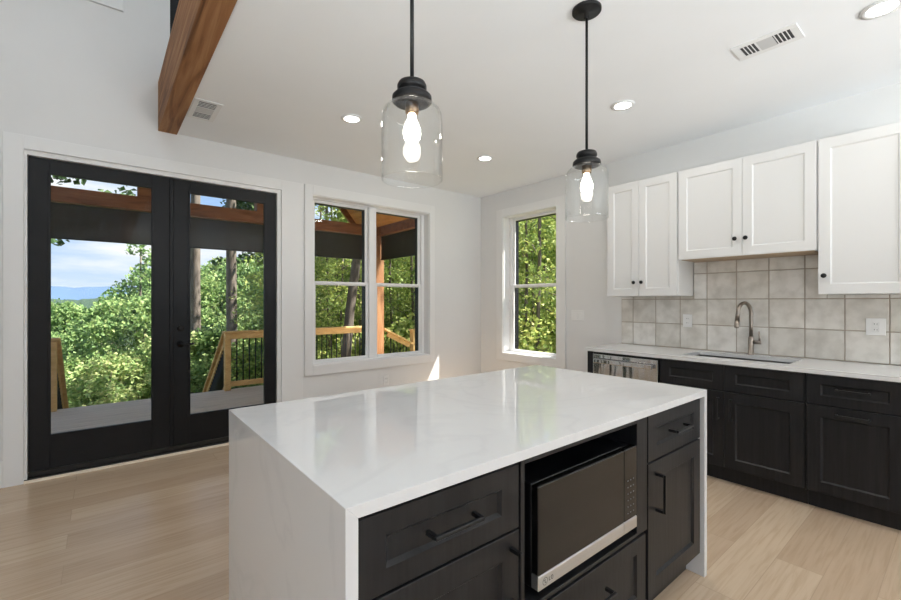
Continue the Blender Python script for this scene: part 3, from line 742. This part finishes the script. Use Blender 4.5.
def pendant(x, y, label):
    r_ = tag(empty('pendant_light', (x, y, H)), label, 'pendant light', 'glass pendants over the island')
    z = lambda a: a - H
    MB().lathe([(0.0, 0.0), (0.072, 0.0), (0.072, -0.011), (0.068, -0.015), (0.012, -0.016), (0.012, -0.045), (0.0, -0.045)], M_blackmetal, n=36).build('canopy', r_)
    MB().ring([(0, 0, -0.045), (0, 0, z(2.105))], 0.0068, M_blackmetal, 12).build('rod', r_)
    MB().lathe([(0.0, z(2.113)), (0.03, z(2.112)), (0.046, z(2.106)), (0.051, z(2.096)), (0.051, z(2.086)), (0.046, z(2.080)), (0.040, z(2.076)), (0.042, z(2.070)), (0.060, z(2.066)), (0.068, z(2.058)), (0.069, z(2.042)), (0.064, z(2.037)), (0.0, z(2.037))], M_blackmetal, n=40).build('cap', r_)
    MB().lathe([(0.0, z(2.036)), (0.024, z(2.036)), (0.024, z(2.008)), (0.021, z(1.998)), (0.0, z(1.998))], M_brass, n=24).build('socket', r_)
    MB().lathe([(0.013, z(1.9975)), (0.014, z(1.985)), (0.022, z(1.965)), (0.0295, z(1.945)), (0.0305, z(1.930)), (0.027, z(1.913)), (0.017, z(1.901)), (0.0, z(1.897))], M_bulb, n=24).build('bulb', r_)
    # jar: shoulder then straight side, open at the bottom, thin wall
    out = [(0.058, 2.036), (0.066, 2.034), (0.082, 2.026), (0.095, 2.013), (0.1025, 1.997), (0.105, 1.975), (0.106, 1.78), (0.1055, 1.770)]
    inn = [(r0 - 0.003, z0 - (0.002 if i < 4 else 0)) for i, (r0, z0) in enumerate(out)][::-1]
    prof = [(r0, z(z0)) for r0, z0 in out] + [(0.104, z(1.768))] + [(r0, z(z0)) for r0, z0 in inn]
    MB().lathe(prof, M_jar, n=64, closed=True).build('glass_shade', r_)
    return r_
pendant(-3.365, -3.226, 'clear glass jar pendant with black cap and rod closer to the timber beam')
pendant(-2.291, -3.215, 'clear glass jar pendant with black cap and rod closer to the white cabinets')

# ------------------------------------------------------------------ outside: deck and porch
DZ = -0.10
mb = MB(); y = 0.21
while y < 3.29:
    mb.box((-8.0, y, DZ - 0.03), (0.5, min(y + 0.138, 3.33), DZ), M_deck, 0.003); y += 0.143
mb.box((-8.0, 3.29, DZ - 0.25), (0.5, 3.33, DZ - 0.031), M_deck)
struct(mb.build('deck_floor'))

po = tag(empty('porch_roof', (0.16, 3.2, DZ)), 'timber framed gable porch roof with pine board ceiling over the deck', 'porch', kind='thing')
px0, py0, pz0 = 0.16, 3.2, DZ
def pb(a, b_, m, bev=0.004): return MB().box((a[0] - px0, a[1] - py0, a[2] - pz0), (b_[0] - px0, b_[1] - py0, b_[2] - pz0), m, bev)
pb((0.01, 3.1, DZ), (0.23, 3.32, 2.66), M_porchpost).build('post', po)
pb((-6.9, 3.1, 2.662), (0.27, 3.3, 2.855), M_porchbeam).build('tie_beam', po)
pb((0.07, 0.22, 2.662), (0.25, 3.099, 2.855), M_porchbeam).build('side_beam', po)
for x_ in (-3.80, -2.19): pb((x_, 3.11, 2.856), (x_ + 0.19, 3.29, 4.2), M_porchbeam).build('gable_strut', po)
sl = 1.22; rx, ex_ = -3.05, 0.05
def slope(s_):
    mb = MB(); e_x = ex_ if s_ > 0 else 2 * rx - ex_
    z0_, z1_ = 2.86, 2.86 + sl * (ex_ - rx)
    ov = 0.2 * s_
    P_ = lambda x_, z_, y_: (x_ - px0, y_ - py0, z_ - pz0)
    a = [P_(e_x + ov * 0.4, z0_ - abs(ov) * 0.4 * sl, 0.22), P_(rx, z1_, 0.22), P_(rx, z1_, 3.84), P_(e_x + ov * 0.4, z0_ - abs(ov) * 0.4 * sl, 3.84)]
    u = [(p[0], p[1], p[2] + 0.03) for p in a]; w_ = [(p[0], p[1], p[2] + 0.22) for p in a]
    mb.faces(a + u, [(0, 1, 2, 3), (4, 5, 6, 7), (0, 1, 5, 4), (1, 2, 6, 5), (2, 3, 7, 6), (3, 0, 4, 7)], M_tng)
    mb.build('board_ceiling', po)
    mb = MB(); mb.faces([(p[0], p[1], p[2] + 0.001) for p in u] + w_, [(0, 1, 2, 3), (4, 5, 6, 7), (0, 1, 5, 4), (1, 2, 6, 5), (2, 3, 7, 6), (3, 0, 4, 7)], M_roof); mb.build('shingles', po)
    mb = MB(); mb.bar((e_x - px0, 3.79 - py0, z0_ - 0.07 - pz0), (rx - px0, 3.79 - py0, z1_ - 0.07 - pz0), 0.05, 0.12, M_porchbeam); mb.build('rafter', po)
slope(1); slope(-1)

def shade(a, b_, label):
    r_ = tag(empty('roller_shade', (a[0], a[1], 2.66)), label, 'roller shade')
    v = Vector(b_) - Vector(a)
    MB().bar((0, 0, -0.232), (v.x, v.y, -0.232), 0.006, 0.455, M_shade).build('fabric', r_)
    MB().bar((0, 0, -0.47), (v.x, v.y, -0.47), 0.03, 0.022, M_blackmetal).build('bottom_bar', r_)
shade((-6.8, 3.2, 0), (0.04, 3.2, 0), 'long dark roller shade hanging from the front porch beam')
shade((0.16, 0.3, 0), (0.16, 3.09, 0), 'short dark roller shade hanging from the side porch beam')

def railing(p, q, label, name='deck_railing', posts=(True, True), drop=(0, 0), top=0.865, nb=None, balw=0.02):
    """level or sloping rail with black balusters; p,q on plan, drop = (dz at p, dz at q)"""
    r_ = tag(empty(name, (p[0], p[1], DZ)), label, 'railing')
    v = Vector((q[0] - p[0], q[1] - p[1], 0)); L = v.length; u = v / L
    zt = top - DZ
    za, zb = drop
    S = lambda s_, z_: (u.x * s_, u.y * s_, z_ + za + (zb - za) * s_ / L)
    for k, s_ in ((0, 0.045), (1, L - 0.045)):
        if posts[k]:
            e_ = S(s_, 0); lo = min(0, e_[2]) if k == 0 else e_[2] - 0.1
            MB().box((e_[0] - 0.045, e_[1] - 0.045, 0.0 if (za == 0 and zb == 0) else lo - (0.0 if k == 0 else 0.5)), (e_[0] + 0.045, e_[1] + 0.045, e_[2] + zt - 0.04), M_rail, 0.004).build('post', r_)
    MB().bar(S(-0.02, zt - 0.018), S(L + 0.02, zt - 0.018), 0.14, 0.036, M_rail, 0.003).build('cap_rail', r_)
    MB().bar(S(0.09, zt - 0.085), S(L - 0.09, zt - 0.085), 0.04, 0.09, M_rail, 0.003).build('upper_rail', r_)
    MB().bar(S(0.09, 0.10), S(L - 0.09, 0.10), 0.04, 0.085, M_rail, 0.003).build('lower_rail', r_)
    n_ = nb or int((L - 0.18) / 0.098)
    for k in range(1, n_ + 1):
        s_ = 0.09 + (L - 0.18) * k / (n_ + 1)
        MB().ring([S(s_, 0.143), S(s_, zt - 0.131)], balw / 2, M_blackmetal, 6).build('baluster', r_)
    return r_
railing((-2.66, 3.235), (0.04, 3.235), 'level pine deck railing with black balusters between stair and timber post')
railing((-7.5, 3.235), (-4.66, 3.235), 'level pine deck railing with black balusters left of the deck stairs')
railing((-2.60, 3.34), (-2.60, 5.6), 'sloping pine stair railing right of the deck stairs', 'stair_railing', (False, True), (-0.02, -1.62))
railing((-4.70, 3.34), (-4.70, 5.6), 'sloping pine stair railing left of the deck stairs', 'stair_railing', (False, True), (-0.02, -1.62))
sr = railing((0.30, 3.235), (1.02, 3.235), 'sloping pine railing running down from the timber porch post', 'stair_railing', (False, False), (-0.06, -0.42), nb=6)
np_ = tag(empty('newel_post', (1.06, 3.235, 0)), 'square pine newel post at the foot of the side railing', 'post')
MB().box((-0.07, -0.07, -2.6), (0.07, 0.07, 0.72), M_rail, 0.006).build('shaft', np_); MB().box((-0.09, -0.09, 0.7201), (0.09, 0.09, 0.75), M_rail, 0.004).build('cap', np_)
# deck stairs between the two stair railings
st = tag(empty('deck_stairs', (-3.63, 3.34, DZ)), 'weathered wooden stairs leading down from the front of the deck', 'stairs')
for k in range(8): MB().box((-0.95, 0.02 + k * 0.28, -0.23 - k * 0.19), (0.95, 0.31 + k * 0.28, -0.19 - k * 0.19), M_deck, 0.004).build('tread', st)
for x_ in (-0.97, 0.97): MB().bar((x_, 0.02, -0.30), (x_, 2.35, -1.88), 0.035, 0.26, M_rail).build('stringer', st)
# garden rail far beyond the side window
railing((2.4, -0.3), (5.6, -1.9), 'low pine railing outside the side window', 'side_railing', (True, True), (-0.35, -0.35), top=0.60)

# ------------------------------------------------------------------ land
def gz(x, y):
    a = min(1, max(0, (x + 4) / 9)); s_ = 0.36 * (1 - a) + 0.03 * a
    d_ = max(0.0, y - 2.0)
    z_ = -2.3 - s_ * min(d_, 30) - 0.05 * max(0, d_ - 30) * (1 - a)
    return max(z_, -16) + 0.25 * noise.noise(Vector((x * 0.2, y * 0.2, 0)))
mb = MB(); vs, fs = [], []
xs_ = [-70 + 2.5 * i for i in range(65)]; ys_ = [-26 + 2.5 * i for i in range(50)]
for y in ys_:
    for x in xs_: vs.append((x, y, gz(x, y) if not (-9.0 < x < 0.6 and y < 4) else -2.4))
nx = len(xs_)
for j in range(len(ys_) - 1):
    for i in range(nx - 1): fs.append((j * nx + i, j * nx + i + 1, (j + 1) * nx + i + 1, (j + 1) * nx + i))
mb.faces(vs, fs, M_ground, True); struct(mb.build('ground'))
def ridge(name, m, dist, a0, a1, base, hfun, depth, n_=160, rows=8):
    """hill line between azimuths a0..a1 (degrees from +y towards +x)"""
    mb = MB(); vs, fs = [], []
    for j in range(rows):
        f_ = j / (rows - 1)
        for i in range(n_):
            az = radians(a0 + (a1 - a0) * i / (n_ - 1)); r_ = dist + depth * f_
            vs.append((r_ * sin(az), r_ * cos(az), base + (hfun(math.degrees(az)) - base) * (1 - (1 - f_) ** 2)))
    for j in range(rows - 1):
        for i in range(n_ - 1): fs.append((j * n_ + i, j * n_ + i + 1, (j + 1) * n_ + i + 1, (j + 1) * n_ + i))
    mb.faces(vs, fs, m, True); return struct(mb.build(name))
N1 = lambda a, f_, s_: noise.noise(Vector((a * f_, s_, 0)))
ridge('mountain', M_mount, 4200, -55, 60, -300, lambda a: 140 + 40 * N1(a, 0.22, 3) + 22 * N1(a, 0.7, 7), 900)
ridge('hill_1', M_farwood, 600, -60, 70, -80, lambda a: 8 + 10 * N1(a, 0.2, 9) + 3 * N1(a, 2.5, 2) + 2 * N1(a, 7, 2), 300, 500)
ridge('hill_2', M_farwood, 180, -60, 70, -40, lambda a: -2.5 + 2.5 * N1(a, 0.3, 19) + 1.2 * N1(a, 2.1, 12) + 0.9 * N1(a, 6, 4), 90, 700)

# ------------------------------------------------------------------ trees
def leaf_cloud(mb, centers, per, rad, size, m, rnd, flat=0.7):
    i = mb.mi(m); bm = mb.bm
    for c_ in centers:
        for _ in range(per):
            while True:
                q = Vector((rnd.uniform(-1, 1), rnd.uniform(-1, 1), rnd.uniform(-1, 1)))
                if q.length <= 1: break
            p = Vector(c_) + Vector((q.x * rad, q.y * rad, q.z * rad * flat))
            d_ = Vector((rnd.gauss(0, 1), rnd.gauss(0, 1), rnd.gauss(0, 0.6))).normalized()
            n_ = d_.orthogonal().normalized(); n_.rotate(Matrix.Rotation(rnd.uniform(0, 6.28), 3, d_))
            s_ = size * rnd.uniform(0.7, 1.35)
            a, b_ = d_ * s_, n_ * s_ * 0.42; k = d_.cross(n_) * s_ * 0.12
            vv = [bm.verts.new(p - a * 0.5), bm.verts.new(p + b_ + k), bm.verts.new(p + a * 0.5), bm.verts.new(p - b_ + k)]
            f_ = bm.faces.new(vv); f_.material_index = i
def make_tree(name, label, cat, group, seed, height, r0, crown, leafm, lean=(0, 0), clusters=60, per=90, crad=0.6, lsize=0.14, z_lo=0.35, spread=1.6, limbs=8, taper=0.25, needle=False):
    rnd = random.Random(seed)
    root = tag(empty(name), label, cat, group)
    tk = MB(); n_ = 7; pts = []
    for i in range(n_):
        f_ = i / (n_ - 1); pts.append((lean[0] * f_ + 0.1 * rnd.uniform(-1, 1) * f_, lean[1] * f_ + 0.1 * rnd.uniform(-1, 1) * f_, height * f_ - 0.4 * (i == 0)))
    rad = [r0 * (1 - (1 - taper) * i / (n_ - 1)) for i in range(n_)]; rad[0] *= 1.25
    tk.ring(pts, rad, M_bark, 9)
    cs = []
    for k in range(clusters):
        f_ = z_lo + (1 - z_lo) * ((k + rnd.random()) / clusters)
        z_ = height * f_ * 1.02; a = rnd.uniform(0, 2 * pi)
        env = crown((f_ - z_lo) / (1 - z_lo)) * spread
        rr_ = env * sqrt(rnd.uniform(0.12, 1)); cs.append((lean[0] * f_ + rr_ * cos(a), lean[1] * f_ + rr_ * sin(a), z_))
    for k in range(limbs):
        c_ = cs[int(len(cs) * (k + 0.5) / limbs)]; zb = max(0.3, c_[2] - 0.35 * spread * rnd.uniform(0.5, 1.2)); f_ = zb / height
        tk.ring([(lean[0] * f_, lean[1] * f_, zb), ((lean[0] * f_ + c_[0]) / 2, (lean[1] * f_ + c_[1]) / 2, (zb + c_[2]) / 2 + 0.1), c_], [r0 * 0.35 * (1 - 0.6 * f_), r0 * 0.22, 0.012], M_bark, 5)
    tk.build('trunk', root)
    cr_ = MB(); leaf_cloud(cr_, cs, per, crad, lsize, leafm, rnd); cr_.build('crown', root, fix=False)
    return root
rnd_crown = lambda f_: sqrt(max(0.05, 1 - (2 * f_ - 0.85) ** 2 * 0.95))
cone_crown = lambda f_: 1.05 - 0.8 * f_
kinds = {
 'broad': [make_tree('broadleaf_tree', 'bushy sunlit broadleaf tree below the deck, seen through the french door', 'tree', 'bushy trees below the deck', 10 + i, 7.0, 0.16, rnd_crown, M_leaf, clusters=95, per=150, crad=0.62, lsize=0.135, z_lo=0.25, spread=2.5) for i in range(3)],
 'slender': [make_tree('slender_tree', 'slender tree with a thin trunk in the woods around the house', 'tree', 'slender woodland trees', 20 + i, 13.0, 0.085, lambda f_: 0.75 + 0.35 * sin(pi * f_), M_leaf2, clusters=88, per=110, crad=0.66, lsize=0.125, z_lo=0.10, spread=1.9, limbs=10, lean=(0.3 * (i - 1), 0.2)) for i in range(4)],
 'pole': [make_tree('thin_trunk_tree', 'thin nearly bare trunk among the woods around the house', 'tree', 'thin bare woodland trunks', 50 + i, 8.5, 0.06, lambda f_: 1.0, M_leaf2, clusters=16, per=45, crad=0.45, lsize=0.11, z_lo=0.3, spread=1.3, limbs=7, taper=0.5, lean=(0.25 * (i - 1), 0.1)) for i in range(3)],
 'under': [make_tree('understory_shrub', 'leafy understory shrub among the woodland trunks', 'shrub', 'understory shrubs', 40 + i, 2.6, 0.05, rnd_crown, M_leaf2, clusters=40, per=130, crad=0.5, lsize=0.10, z_lo=0.1, spread=1.5, limbs=6) for i in range(2)],
}
PARK = (0, 0, -60)
used = set()
trng = random.Random(77)
def put(kind, x, y, s_=1.0, z=None, sz=None):
    src = kinds[kind][trng.randrange(len(kinds[kind]))]
    loc = (x, y, gz(x, y) if z is None else z); sc_ = (s_, s_, sz or s_); rz = trng.uniform(0, 6.28)
    if src.name not in used:
        used.add(src.name); src.location = loc; src.scale = sc_; src.rotation_euler = (0, 0, rz); return src
    return copy_thing(src, loc, rz, scale=sc_)
def pol(az, d_): a = radians(az); return CAM[0] + d_ * sin(a), CAM[1] + d_ * cos(a)
# bushy trees below the deck: (azimuth, distance, height of the top)
for az, d_, top in [(-17, 17, -1.2), (-11, 15, -1.0), (-6, 13.5, -1.1), (-2.5, 16, -0.4), (0.5, 14, -0.3), (3.5, 17, 1.2), (6, 14.5, 0.2), (8.5, 18, 2.0), (10.5, 14.5, 0.4), (13, 19, 2.6), (15, 15.5, 0.8), (18, 18, 2.2), (-14, 24, -0.8), (-5, 26, -0.5), (1, 25, 1.0),
                    (4.5, 27, 2.6), (9, 28, 3.0), (12, 26, 3.2), (15.5, 27, 3.4), (-10, 34, -0.6), (-3, 36, 0.6), (5, 38, 2.8), (10, 40, 3.4), (14, 36, 3.6), (17, 32, 3.6), (-20, 30, -0.9), (-26, 20, -1.0)]:
    x, y = pol(az, d_); g_ = gz(x, y); h_ = max(2.5, top - g_); s_ = h_ / 7.05
    put('broad', x, y, max(0.72, s_ * 0.8) if h_ < 8 else s_ * 0.8, g_, s_)
# woods seen through both windows
for ring_d, step in ((13, 5.2), (16.5, 4.4), (20.5, 3.8), (25, 3.4), (31, 3.0), (39, 2.5), (48, 2.2)):
    az = 18.5
    while az < 60:
        d_ = ring_d + trng.uniform(-1.4, 1.4); x, y = pol(az + trng.uniform(-1, 1), d_)
        if (x > 3.4 or y > 6.6) and y > 0.8:
            g_ = gz(x, y); top = CAM[2] + d_ * (trng.uniform(0.09, 0.165) if az < 26 else trng.uniform(0.19, 0.27))
            sz_ = max(0.35, (top - g_) / 13.3); put('slender', x, y, max(0.6, sz_), g_, sz_)
        az += step
for ring_d, step in ((10.5, 3.4), (13.5, 3.0), (17, 2.6), (22, 2.4)):
    az = 19.5
    while az < 58:
        d_ = ring_d + trng.uniform(-1, 1); x, y = pol(az + trng.uniform(-1, 1), d_)
        if (x > 2.4 or y > 5.4) and y > 0.6: put('pole', x, y, 1.0, None, trng.uniform(0.85, 1.25))
        az += step
for ring_d, step in ((11.5, 4.6), (15, 4.2), (19, 4.0), (24, 4.0)):
    az = 20
    while az < 60:
        x, y = pol(az + trng.uniform(-1.5, 1.5), ring_d + trng.uniform(-1, 1))
        if x > 2.8 or y > 5.6: put('under', x, y, trng.uniform(0.8, 1.3))
        az += step
# single trees with a character of their own
def one(name, label, az, d_, **kw):
    x, y = pol(az, d_); tr_ = make_tree(name, label, 'tree', None, **kw); tr_.location = (x, y, gz(x, y)); return tr_
one('pine_tree', 'tall bare pine trunk in the right french door, further from the railing post', 39.2 - 30.8, 15.0, seed=61, height=19, r0=0.17, crown=cone_crown, leafm=M_needle, clusters=40, per=90, crad=0.7, lsize=0.2, z_lo=0.72, spread=2.6, taper=0.5, limbs=8)
one('pine_tree', 'tall bare pine trunk rising behind the deck railing post', 39.2 - 27.1, 14.0, seed=62, height=19, r0=0.17, crown=cone_crown, leafm=M_needle, clusters=40, per=90, crad=0.7, lsize=0.2, z_lo=0.72, spread=2.6, taper=0.5, limbs=8)
one('pine_tree', 'dark green pine with layered boughs at the right edge of the french door', 39.2 - 23.2, 21.0, seed=63, height=13.5, r0=0.16, crown=cone_crown, leafm=M_needle, clusters=60, per=90, crad=0.6, lsize=0.2, z_lo=0.35, spread=2.4, taper=0.3)
one('leaning_tree', 'dark thick leaning trunk seen through the left half of the double window', 39.2 - 15.4, 9.6, seed=64, height=12, r0=0.12, crown=rnd_crown, leafm=M_leaf2, clusters=50, per=70, crad=0.6, lsize=0.16, z_lo=0.5, spread=2.6, lean=(1.5, 0.3), taper=0.6)
one('spindly_tree', 'spindly small tree standing above the bushes in the left french door', 39.2 - 36.0, 20.0, seed=65, height=10.2, r0=0.07, crown=rnd_crown, leafm=M_leaf, clusters=14, per=40, crad=0.35, lsize=0.14, z_lo=0.75, spread=0.8, taper=0.4)
# overhanging oak whose branches show above the porch beam on the left
one('oak_tree', 'large dark leaved tree whose branches show above the porch beam', -3.0, 11.6, seed=66, height=10.5, r0=0.22, crown=rnd_crown, leafm=M_needle, clusters=60, per=60, crad=0.55, lsize=0.17, z_lo=0.66, spread=2.9, lean=(-1.6, 0.4), taper=0.4, limbs=12)
